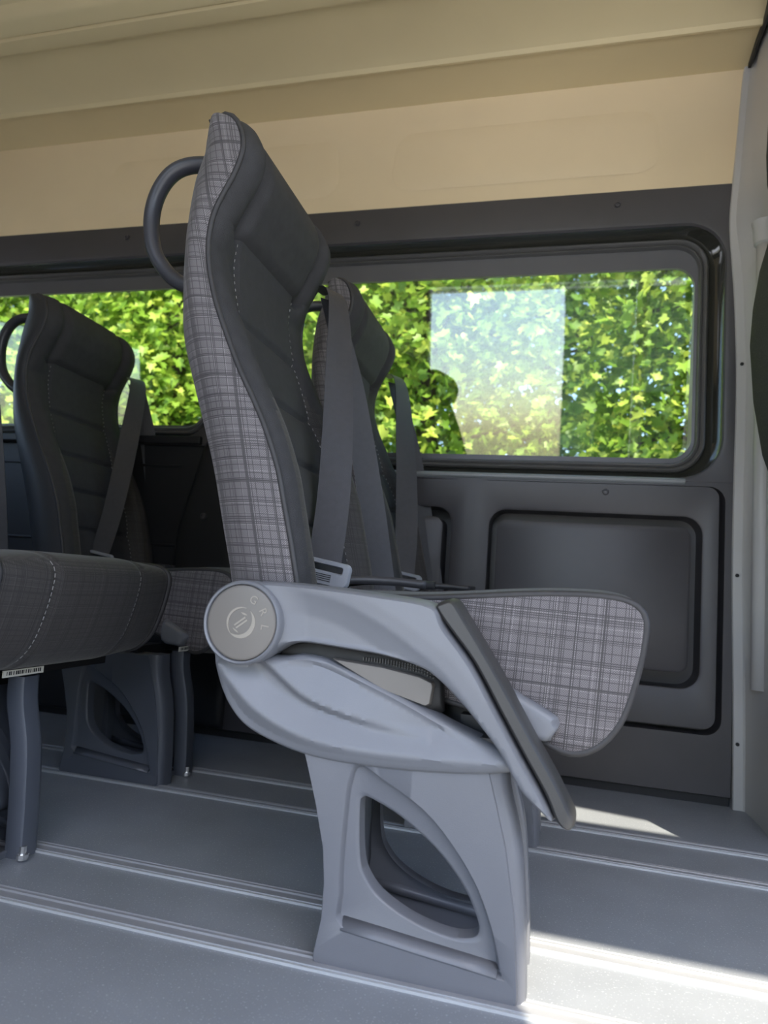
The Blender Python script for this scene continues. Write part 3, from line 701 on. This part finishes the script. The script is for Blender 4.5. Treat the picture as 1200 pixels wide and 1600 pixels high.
ARM = [(-0.405, 0.4715), (-0.373, 0.474), (-0.308, 0.473), (-0.220, 0.468), (-0.153, 0.460), (-0.135, 0.433), (-0.100, 0.392), (-0.066, 0.338), (-0.033, 0.286), (-0.009, 0.249), (0.006, 0.222), (0.001, 0.219), (-0.015, 0.230), (-0.039, 0.252), (-0.063, 0.289), (-0.088, 0.317), (-0.115, 0.344), (-0.144, 0.368), (-0.168, 0.380), (-0.214, 0.389), (-0.266, 0.393), (-0.320, 0.396), (-0.345, 0.392), (-0.360, 0.383), (-0.385, 0.367), (-0.405, 0.3625), (-0.430, 0.3685), (-0.450, 0.386), (-0.459, 0.412), (-0.455, 0.436), (-0.440, 0.457), (-0.422, 0.468)]
STRIP = [(-0.152, 0.456), (-0.146, 0.464), (-0.128, 0.468), (-0.111, 0.446), (-0.085, 0.409), (-0.052, 0.359), (-0.019, 0.306), (0.005, 0.269), (0.023, 0.237), (0.030, 0.222), (0.021, 0.211), (0.006, 0.219), (-0.009, 0.249), (-0.033, 0.286), (-0.066, 0.338), (-0.100, 0.392), (-0.135, 0.433)]
SHELL = [(-0.466, 0.405), (-0.459, 0.370), (-0.448, 0.335), (-0.433, 0.306), (-0.409, 0.281), (-0.374, 0.265), (-0.319, 0.251), (-0.257, 0.2465), (-0.173, 0.248), (-0.093, 0.255), (-0.047, 0.264), (-0.036, 0.272), (-0.050, 0.286), (-0.096, 0.303), (-0.128, 0.314), (-0.185, 0.338), (-0.242, 0.359), (-0.297, 0.377), (-0.330, 0.380), (-0.351, 0.376), (-0.372, 0.375), (-0.405, 0.375), (-0.435, 0.395)]
LEVER = [(-0.292, 0.379), (-0.216, 0.374), (-0.169, 0.367), (-0.150, 0.360), (-0.154, 0.329), (-0.214, 0.344), (-0.25, 0.36)]
GAP = [(-0.373, 0.386), (-0.327, 0.398), (-0.273, 0.394), (-0.219, 0.390), (-0.172, 0.384), (-0.142, 0.366), (-0.139, 0.318), (-0.187, 0.325), (-0.246, 0.345), (-0.300, 0.360), (-0.334, 0.362), (-0.362, 0.365)]
C1 = smooth_path([(-0.385, 0.362), (-0.371, 0.352), (-0.323, 0.320), (-0.264, 0.303), (-0.206, 0.294), (-0.16, 0.290)], 5)
C2 = smooth_path([(-0.445, 0.360), (-0.425, 0.338), (-0.382, 0.303), (-0.319, 0.278), (-0.246, 0.269), (-0.150, 0.270), (-0.06, 0.275)], 5)
A1 = smooth_path([(-0.40, 0.470), (-0.336, 0.464), (-0.276, 0.454), (-0.216, 0.428), (-0.173, 0.403), (-0.136, 0.378), (-0.096, 0.335), (-0.05, 0.268), (0.0, 0.205), (0.05, 0.15)], 5)
def signed(Q, curve):
    """positive above / to the right of an open curve running left to right"""
    P = np.array(curve); d = poly_dist(Q, curve, closed=False); zc = np.interp(Q[:, 0], P[:, 0], P[:, 1]); return np.where(Q[:, 1] > zc, d, -d)

def build_armrest(root):
    # moulded lower cover with two swept creases
    def hs(Q):
        s2, s1 = signed(Q, C2), signed(Q, C1)
        h = np.where(s2 > 0, -0.016 * np.clip(s2 / 0.035, 0, 1), -0.026 * np.clip(-s2 / 0.040, 0, 1))
        h = h + np.where((s1 > 0) & (Q[:, 0] < -0.15), 0.011 * np.clip(s1 / 0.008, 0, 1) - 0.016 * np.clip((s1 - 0.008) / 0.05, 0, 1), 0) * np.clip((-0.14 - Q[:, 0]) / 0.12, 0, 1)
        return h
    relief_plate('side_cover', smooth_loop(SHELL, 4), 0.030, 0.046, 0.012, 'plastic', root, res=0.004, hfun=hs)
    arm = None
    def ha(Q):
        s = signed(Q, A1); w = np.clip((Q[:, 0] + 0.37) / 0.05, 0, 1)
        return (0.003 * np.clip(s / 0.02, 0, 1) - 0.013 * np.clip(-s / 0.030, 0, 1) ** 0.8) * w
    arm = relief_plate('armrest', smooth_loop(ARM, 4), 0.024, 0.052, 0.006, 'plastic', root, res=0.004, hfun=ha)
    relief_plate('armrest_pad', smooth_loop(STRIP, 3), 0.030, 0.056, 0.006, 'plastic_dark', arm, res=0.004)
    # pivot disc with its ring and mark
    ox, oz, yf = -0.405, 0.417, -0.030
    V, F = lathe_y([(0.0555, 0.03), (0.0555, -0.002), (0.0545, -0.007), (0.0525, -0.009), (0.0505, -0.0075), (0.0500, -0.003)], 64)
    F = F[:-1]
    r_ = mesh_obj('pivot_ring', V, F[1:] if False else F, 'plastic', arm, ang=45); r_.location = (ox, yf, oz)
    V, F = lathe_y([(0.0495, 0.0), (0.0495, -0.0045), (0.0485, -0.0058), (0.046, -0.0062), (0.001, -0.0066)], 64)
    dsc = mesh_obj('pivot_disc', V, F, 'disc', arm, ang=45); dsc.location = (ox, yf, oz)
    Rx = Matrix.Rotation(math.radians(90), 4, 'X')
    for ch, ang in (('G', 63), ('R', 28), ('L', -6)):
        a = math.radians(ang); rr = 0.034
        mw = Matrix.Translation((rr * math.cos(a), -0.0066, rr * math.sin(a))) @ Rx @ Matrix.Rotation(a - math.pi / 2, 4, 'Z')
        text_mesh('embossed_letter', ch, 0.0155, 0.0005, 'logo', dsc, mw)
    def crescent(a0, a1, r0, wmax):
        n = 28; o1, i1 = [], []
        for k in range(n + 1):
            t = k / n; a = math.radians(a0 + (a1 - a0) * t); w = wmax * math.sin(math.pi * min(1, 0.03 + 0.97 * t)) ** 0.8
            o1.append((r0 * math.cos(a), r0 * math.sin(a))); i1.append(((r0 - w) * math.cos(a), (r0 - w) * math.sin(a)))
        V, F = [], []
        for yy in (-0.0060, -0.0074): V += [(x, yy, zz) for x, zz in o1] + [(x, yy, zz) for x, zz in i1]
        m_ = n + 1
        for k in range(n):
            F += [(2 * m_ + k, 2 * m_ + k + 1, 3 * m_ + k + 1, 3 * m_ + k), (k, k + 1, 2 * m_ + k + 1, 2 * m_ + k), (m_ + k, 3 * m_ + k, 3 * m_ + k + 1, m_ + k + 1)]
        return V, F
    bars = []
    for off in (-0.0022, 0.0022):
        c, s = math.cos(math.radians(38)), math.sin(math.radians(38)); L_, W_ = 0.0095, 0.0011
        q = [(-L_, -W_), (L_, -W_), (L_, W_), (-L_, W_)]
        q = [(x * c - (y_ + off) * s, x * s + (y_ + off) * c) for x, y_ in q]
        bars.append(([(x, -0.0060, zz) for x, zz in q] + [(x, -0.0074, zz) for x, zz in q], [(4, 5, 6, 7), (0, 1, 5, 4), (1, 2, 6, 5), (2, 3, 7, 6), (3, 0, 4, 7)]))
    mesh_obj('embossed_emblem', *join_vf([crescent(70, 235, 0.0205, 0.0032), crescent(228, 415, 0.0205, 0.0062), crescent(50, 95, 0.0135, 0.0026), crescent(215, 262, 0.0135, 0.0022)] + bars), 'logo', dsc, smooth=False)
    # adjuster lever in the slot
    relief_plate('lever_slot', GAP, 0.034, 0.020, 0.004, 'ink', root, res=0.012)
    lv = relief_plate('recline_lever', LEVER, 0.030, 0.030, 0.0015, 'plastic_tan', root, res=0.004)
    segs = []
    for k in range(26):
        for r in range(3):
            t = 0.30 + 0.70 * k / 26; x = -0.29 + 0.14 * t; zt = np.interp(x, [-0.292, -0.216, -0.169, -0.150], [0.379, 0.374, 0.367, 0.360]) + 0.003 + r * 0.0042 * t
            segs.append(box_vf(x, x + 0.0016, 0.010, 0.0135, zt, zt + 0.0016))
    mesh_obj('lever_grip_dots', *join_vf(segs), 'plastic_dark', lv, smooth=False)['kind'] = 'stuff'
    tab = [(-0.060, 0.358), (-0.040, 0.352), (-0.005, 0.335), (0.004, 0.329), (0.006, 0.320), (-0.002, 0.306), (-0.010, 0.299), (-0.060, 0.306)]
    relief_plate('side_tab', smooth_loop(tab, 3), 0.046, 0.022, 0.008, 'plastic', root, res=0.006)

def ribbon(pts, wdir, w, th=0.0014):
    P = smooth_path(pts, 6); D = smooth_path(wdir, 6); loops = []
    for i, (p, d) in enumerate(zip(P, D)):
        p = Vector(p); d = Vector(d).normalized(); t = (Vector(P[min(i + 1, len(P) - 1)]) - Vector(P[max(i - 1, 0)])).normalized()
        n = d.cross(t).normalized(); a = d * w / 2; b = n * th / 2
        loops.append([tuple(p - a - b), tuple(p - a * 0.5 - b), tuple(p + a * 0.5 - b), tuple(p + a - b), tuple(p + a + b), tuple(p + a * 0.5 + b), tuple(p - a * 0.5 + b), tuple(p - a + b)])
    return loft(loops, True, True, True)

def build_belt(root, top=(-0.470, 0.404, 1.06), low=(-0.372, 0.180, 0.507), low2=(-0.340, 0.445, 0.47)):
    """three-point belt: comes over the inner shoulder, runs down to the parked tongue, returns along the inner side"""
    b = empty('seat_belt', (0, 0, 0), root)
    t = Vector(top); l = Vector(low)
    m1 = t.lerp(l, 0.35) + Vector((0.012, 0, 0)); m2 = t.lerp(l, 0.75) + Vector((0.012, 0, 0))
    mesh_obj('shoulder_strap', *ribbon([t + Vector((-0.05, 0.012, 0.02)), t, m1, m2, l], [(0.15, 1, 0.1), (0.35, 0.9, 0.1), (0.75, 0.6, 0), (0.95, 0.30, -0.05), (1, 0.10, -0.12)], 0.056), 'belt', b, ang=25)
    q = Vector(low2)
    s = t + Vector((-0.02, 0.020, 0.0))
    mesh_obj('lap_strap', *ribbon([s, s.lerp(q, 0.3) + Vector((0.01, 0.01, 0)), s.lerp(q, 0.7) + Vector((0.008, 0.006, 0)), q], [(0.6, 0.8, 0), (0.8, 0.5, 0), (0.95, 0.3, 0), (1, 0.2, 0.0)], 0.052), 'belt', b, ang=25)
    # shoulder guide
    mesh_obj('belt_guide', *tube_vf([tuple(t + Vector((-0.055, 0.04 * k - 0.02, 0.028))) for k in (0, 0.5, 1)], 0.008, 8), 'shell', b)
    # parked tongue: rounded plate with a slot
    R = Matrix.Translation(l + Vector((0.004, -0.006, -0.012))) @ Matrix.Rotation(math.radians(9), 4, 'Y')
    out = rrect(-0.043, 0.043, -0.022, 0.018, 0.010, 5, 4); slot = rrect(-0.030, 0.030, 0.000, 0.010, 0.003, 5, 4)
    L = [(out, 0.006), (out, -0.003), ([(x * 0.96, z_ * 0.94) for x, z_ in out], -0.006), ([(x * 1.06, (z_ - 0.005) * 1.3 + 0.005) for x, z_ in slot], -0.006), (slot, -0.003), (slot, 0.006)]
    V, F = loft([[tuple(R @ Vector((x, y_, z_))) for x, z_ in pts] for pts, y_ in L], True, wrap=True)
    tg = mesh_obj('belt_tongue', V, F, 'tongue', b, ang=50)
    V, F = join_vf([box_vf(-0.014, 0.014, -0.0068, -0.005, -0.006 - 0.0032 * k, -0.0048 - 0.0032 * k) for k in range(4)])
    mesh_obj('tongue_slots', [tuple(R @ Vector(v)) for v in V], F, 'ink', tg, smooth=False)
    V, F = box_vf(-0.020, 0.020, -0.003, 0.003, -0.045, -0.020)
    mesh_obj('tongue_blade', [tuple(R @ Vector(v)) for v in V], F, 'steel', tg, smooth=False)
    # buckle stalk lying on the cushion
    V, F = ribbon([(-0.365, 0.20, 0.475), (-0.33, 0.24, 0.484), (-0.27, 0.27, 0.486), (-0.215, 0.28, 0.484)], [(0.3, 1, 0), (0.3, 1, 0), (0.2, 1, 0), (0.2, 1, 0)], 0.05, 0.014)
    mesh_obj('buckle', V, F, 'shell', b)
    return b

def build_sticker(root, x, y0, y1, z0, z1):
    s = box('printed_sticker', (x - 0.002, x, y0, y1, z0, z1), 'sticker', root)
    rnd = random.Random(3); parts = []; yy = y0 + 0.006
    while yy < y1 - 0.006:
        w = rnd.choice((0.0010, 0.0016, 0.0024)); parts.append(box_vf(x - 0.001, x + 0.0004, yy, yy + w, z0 + 0.003, z1 - 0.002)); yy += w + rnd.choice((0.0012, 0.002, 0.003))
    mesh_obj('barcode', *join_vf(parts), 'ink', s, smooth=False)

def copy_tree(o, parent):
    c = o.copy(); COL.objects.link(c); c.parent = parent
    for ch in list(o.children): copy_tree(ch, c)
    return c

# aisle seat of the front row: the full set
seat_a = empty('passenger_seat', (0, Y0, 0)); tag(seat_a, 'large plaid-sided passenger seat in the middle with grey armrest and round pivot disc', 'seat', 'passenger seats in two rows')
build_backrest(seat_a); build_cushion(seat_a); build_pedestal(seat_a, 0.0); build_frame(seat_a, 0.0, 0.42)
shared = [c for c in seat_a.children if not c.name.startswith(('pedestal', 'bolt', 'foot_bolt', 'seat_frame'))]
shared0 = shared; peds = [c for c in seat_a.children if c.name.startswith(('pedestal', 'bolt', 'foot_bolt'))]
build_belt(seat_a)
belt_proto = [c for c in seat_a.children if c.name.startswith('seat_belt')][0]
build_armrest(seat_a)
tabs = [c for c in seat_a.children if c.name.startswith('side_tab')]

def more_seat(loc, label, ped_off, arm=False, tab=False, sticker=None):
    r = empty('passenger_seat', loc); tag(r, label, 'seat', 'passenger seats in two rows')
    for c in shared: copy_tree(c, r)
    for c in peds:
        if c.name.startswith('foot_bolt') and loc[0] > -0.5: continue
        k = copy_tree(c, r); k.location = Vector(ped_off)
    build_frame(r, ped_off[1], 0.42)
    copy_tree(belt_proto, r)
    if tab:
        for c in tabs: copy_tree(c, r)
    if arm:
        for c in list(seat_a.children):
            if c.name.startswith(('side_cover', 'armrest', 'lever_slot', 'recline_lever', 'side_tab')): copy_tree(c, r)
    if sticker: build_sticker(r, *sticker)
    return r
SP = 0.578
ROW_BOLT = [c for c in peds if c.name.startswith('foot_bolt')]
seat_b = more_seat((0.0, Y0 + SP, 0), 'window-side seat half hidden behind the large middle seat, headrest against the front window', (0, -0.054, 0))
RX = -0.865
seat_c = more_seat((-0.86, 0.737, 0), 'rear-row seat cut by the left edge, dark cushion front with curved seams', (0.06, 0.120, 0), arm=True, sticker=(0.008, 0.168, 0.245, 0.289, 0.300))
seat_c.scale = (1, 1.156, 1)
for c in seat_c.children:
    if c.name.startswith('cushion'): c.scale = (1, 1, 0.86); c.location.z = 0.068
    if c.name.startswith(('pedestal', 'bolt', 'foot_bolt')): c.scale = (1, 1 / 1.156, 1)
seat_d = more_seat((RX, Y0 + SP + 0.01, 0), 'rear-row seat at left with full black backrest and slanting belt', (0.050, -0.062, 0), tab=True, sticker=(0.006, 0.004, 0.102, 0.289, 0.300))

for c in ROW_BOLT: bpy.data.objects.remove(c)
def override(o, m):
    for sl in o.material_slots: sl.link = 'OBJECT'; sl.material = MT[m]
    for c in o.children:
        if c.name.startswith(('leg_flange', 'leg_rib')): override(c, m)
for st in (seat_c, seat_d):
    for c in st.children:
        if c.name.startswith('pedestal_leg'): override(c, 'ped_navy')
for c in seat_d.children:
    if c.name.startswith('side_panel'): override(c, 'shell')

# ------------------------------------------------------------------ cab seat at the right edge
cs = empty('cab_seat', (0.522, 1.20, 0)); tag(cs, 'dark cab seat seen from behind at the right edge, beside the pale pillar', 'seat')
def slab(name, zs, x0f, x1f, y0, y1, m, parent, n=40, e=3.2):
    """upholstered slab: superellipse sections, per height z the back (x0) and front (x1) limits"""
    loops = []
    for i, zz in enumerate(zs):
        a, b = x0f[i], x1f[i]; t = i / (len(zs) - 1); k = (1 - abs(2 * t - 1) ** 6) ** 0.35 if 0 < t < 1 else 0.02
        cx, rx = (a + b) / 2, (b - a) / 2; cy, ry = (y0 + y1) / 2, (y1 - y0) / 2 * (0.55 + 0.45 * k)
        loops.append([(cx + rx * math.copysign(abs(math.cos(q)) ** (2 / e), math.cos(q)), cy + ry * math.copysign(abs(math.sin(q)) ** (2 / e), math.sin(q)), zz) for q in (2 * math.pi * j / n for j in range(n))])
    return mesh_obj(name, *loft(loops, True, True, True), m, parent)
MT['fabric_cab'] = mat('charcoal_cab_seat_fabric', (0.040, 0.040, 0.042), 0.85, var=0.25, vscale=240, bump=0.5, bscale=500, speck=((0.10, 0.10, 0.10), 420.0, 0.66))
zz = [0.52, 0.54, 0.62, 0.745, 0.80, 0.913, 1.028, 1.107, 1.188, 1.261, 1.29, 1.315, 1.332, 1.338]
slab('backrest', zz, [-0.04, -0.09, -0.11, -0.123, -0.142, -0.161, -0.169, -0.164, -0.152, -0.133, -0.123, -0.10, -0.07, -0.05], [0.03, 0.05, 0.055, 0.05, 0.045, 0.035, 0.03, 0.025, 0.02, 0.01, 0.0, -0.005, -0.01, -0.015], 0.0, 0.40, 'fabric_cab', cs)
slab('headrest', [1.372, 1.380, 1.40, 1.465, 1.53, 1.57, 1.583], [-0.110, -0.129, -0.135, -0.138, -0.135, -0.122, -0.09], [-0.02, 0.0, 0.01, 0.015, 0.01, 0.0, -0.03], 0.06, 0.40, 'fabric_cab', cs)
for yy in (0.17, 0.30): mesh_obj('headrest_post', *tube_vf([(-0.06, yy, 1.30), (-0.06, yy, 1.42)], 0.006, 8), 'steel', cs)
slab('cushion', [0.33, 0.34, 0.38, 0.44, 0.47, 0.48], [0.02, 0.0, -0.02, -0.02, 0.0, 0.02], [0.40, 0.46, 0.48, 0.48, 0.46, 0.40], 0.0, 0.40, 'fabric_cab', cs)
box('seat_base', (0.12, 0.42, 0.05, 0.36, 0.0, 0.335), 'metal_dark', cs, bevel=0.01)
box('recliner_bracket', (-0.06, 0.06, 0.37, 0.40, 0.36, 0.56), 'metal_dark', cs, bevel=0.01)

# ------------------------------------------------------------------ trees outside
LEAF = np.array([(0, -0.10), (0.30, -0.28), (0.52, 0.05), (0.34, 0.20), (0.42, 0.62), (0.14, 0.50), (0.0, 0.95), (-0.14, 0.50), (-0.42, 0.62), (-0.34, 0.20), (-0.52, 0.05), (-0.30, -0.28)])
LTRI = [(0, 1, 2, 3), (0, 3, 4, 5), (0, 5, 6, 7), (0, 7, 8, 9), (0, 9, 10, 11)]
def foliage(name, centers, sizes, m, parent, rng, droop=0.5):
    n = len(centers); k = len(LEAF)
    nrm = rng.normal(size=(n, 3)); nrm[:, 2] = abs(nrm[:, 2]) + 0.4; nrm[:, 1] -= 0.5; nrm /= np.linalg.norm(nrm, axis=1)[:, None]
    a = rng.normal(size=(n, 3)); a[:, 2] -= droop; a -= nrm * (a * nrm).sum(1)[:, None]; a /= np.linalg.norm(a, axis=1)[:, None]; b = np.cross(nrm, a)
    L = np.broadcast_to(LEAF, (n, k, 2))
    V = centers[:, None] + sizes[:, None, None] * (L[..., 1:2] * a[:, None] + L[..., 0:1] * b[:, None] + (np.abs(L[..., 0:1]) * 0.35 - 0.12 * L[..., 1:2] ** 2) * nrm[:, None])
    me = bpy.data.meshes.new(name); V = V.reshape(-1, 3)
    F = (np.arange(n)[:, None, None] * k + np.array(LTRI)[None]).reshape(-1, 4)
    me.vertices.add(len(V)); me.vertices.foreach_set('co', V.ravel())
    me.loops.add(F.size); me.loops.foreach_set('vertex_index', F.ravel().astype(np.int32))
    me.polygons.add(len(F)); me.polygons.foreach_set('loop_start', np.arange(0, F.size, 4, dtype=np.int32)); me.polygons.foreach_set('loop_total', np.full(len(F), 4, dtype=np.int32))
    me.update(); me.validate(); me.materials.append(MT[m])
    o = link(bpy.data.objects.new(name, me), parent); o['kind'] = 'stuff'; return o
def tree(loc, h, rad, n, size, m, label, seed, zlow=0.6, flat=1.0):
    rng = np.random.default_rng(seed); r = empty('tree', loc); tag(r, label, 'tree', 'trees outside the windows')
    trunk = smooth_path([(0, 0, -0.02), (0.05, 0.03, h * 0.3), (-0.04, 0.0, h * 0.6), (0.03, 0.02, h * 0.92)], 5)
    tr = mesh_obj('trunk', *tube_vf(trunk, [0.11 * (1 - 0.75 * i / len(trunk)) for i in range(len(trunk))], 9), 'bark', r)
    tips = []; segs = []
    for i in range(60):
        z0 = rng.uniform(zlow * 0.7, h * 0.9); an = rng.uniform(0, 2 * math.pi); ln = rad * rng.uniform(0.5, 0.98)
        p = np.array([0, 0, z0]); q = p + np.array([math.cos(an) * ln, math.sin(an) * ln * flat, ln * rng.uniform(-0.05, 0.45)]); mid = (p + q) / 2 + np.array([0, 0, 0.12 * ln])
        segs.append(tube_vf(smooth_path([tuple(p), tuple(mid), tuple(q)], 4), [0.028, 0.026, 0.024, 0.02, 0.018, 0.015, 0.012, 0.009, 0.006], 5)); tips += [(p * 0.6 + q * 0.4), mid, q, q]
    mesh_obj('branches', *join_vf(segs), 'bark', r)
    T = np.array(tips); pick = T[rng.integers(0, len(T), n)]
    C = pick + rng.normal(size=(n, 3)) * np.array([0.45, 0.30, 0.34]) * rad
    C[:, 0] = (C[:, 0] + rad) % (2 * rad) - rad; C[:, 1] = np.clip(C[:, 1], -1.2 * rad, 1.2 * rad)
    C[:, 2] = np.maximum(C[:, 2], 0.15); C[:, 0] *= 0.93
    foliage('foliage', C, size * rng.uniform(0.7, 1.25, n), m, r, rng)
    return r
TW = 0.95
tree((0.95, 4.5, -0.55), 5.2, TW, 17000, 0.066, 'leaf', 'sunlit maple seen at the right end of the front window', 1)
tree((-0.98, 4.6, -0.55), 5.4, TW, 17000, 0.068, 'leaf', 'bright maple filling the middle of the front window', 2)
tree((-2.90, 4.5, -0.55), 5.0, TW, 17000, 0.066, 'leaf', 'leafy maple seen between the middle seat and the rear window', 3)
tree((-4.82, 4.6, -0.55), 5.2, TW, 17000, 0.070, 'leaf', 'maple filling the rear window beside the rear-row headrest', 4)
tree((-6.75, 4.6, -0.55), 5.2, TW, 15000, 0.072, 'leaf', 'maple at the far left end of the rear window', 5)
for i, (x, lb) in enumerate(((2.75, 'darker tree standing behind the maple at the right window'), (-0.25, 'darker tree standing behind the bright maple of the front window'), (-3.25, 'darker tree standing behind the maples between the windows'), (-6.25, 'darker tree standing behind the maples in the rear window'))):
    tree((x, 8.0, -0.55), 6.4, 1.45, 9000, 0.13, 'leaf2', lb, 20 + i)

# unseen sheet added above the sliding door to keep sun off the floor
blocker = empty('sun_blocker', (-0.3, -0.10, 1.99)); tag(blocker, 'unseen sheet added over the open sliding door to block the sun', 'sun_blocker')
mesh_obj('blocker_sheet', *box_vf(-1.35, 0.85, -0.95, 0.0, -0.012, 0.0), 'body_in', blocker, smooth=False)
mesh_obj('blocker_bar', *tube_vf([(-1.36, -0.95, -0.006), (0.86, -0.95, -0.006)], 0.02, 8), 'body', blocker)
for xx in (-1.33, 0.83): mesh_obj('arm', *tube_vf([(xx, 0.0, -0.03), (xx, -0.94, -0.02)], 0.012, 8), 'body', blocker)

# low building added behind the viewer to dim part of the front window's reflection
hs = empty('added_house', (3.4, -8.0, -0.55)); tag(hs, 'unseen low building added behind the viewer to dim the window reflection', 'added_house')
MT['plaster'] = mat('grey_green_plaster', (0.20, 0.22, 0.16), 0.9, var=0.1, vscale=2, bump=0.3, bscale=30)
MT['slate'] = mat('grey_roof', (0.14, 0.14, 0.15), 0.7, var=0.1)
mesh_obj('wall', *box_vf(-3.52, 4.0, -5.0, 0.0, 0.0, 3.9), 'plaster', hs, smooth=False)
mesh_obj('roof', [(-3.54, 0.25, 3.85), (4.2, 0.25, 3.85), (4.2, -5.25, 3.85), (-3.54, -5.25, 3.85), (-3.54, -2.5, 5.4), (4.2, -2.5, 5.4)], [(0, 1, 5, 4), (2, 3, 4, 5), (0, 4, 3), (1, 2, 5), (0, 3, 2, 1)], 'slate', hs, smooth=False)
box('door', (0.2, 1.2, -0.02, 0.05, 0.0, 2.1), 'bark', hs, bevel=0.01)
for wx in (-2.4, 2.2):
    wf = box('window', (wx - 0.65, wx + 0.65, -0.02, 0.05, 1.0, 2.3), 'slate', hs, bevel=0.01)
    mesh_obj('window_pane', *box_vf(wx - 0.57, wx + 0.57, 0.05, 0.055, 1.08, 2.22), 'trim_black', wf, smooth=False)
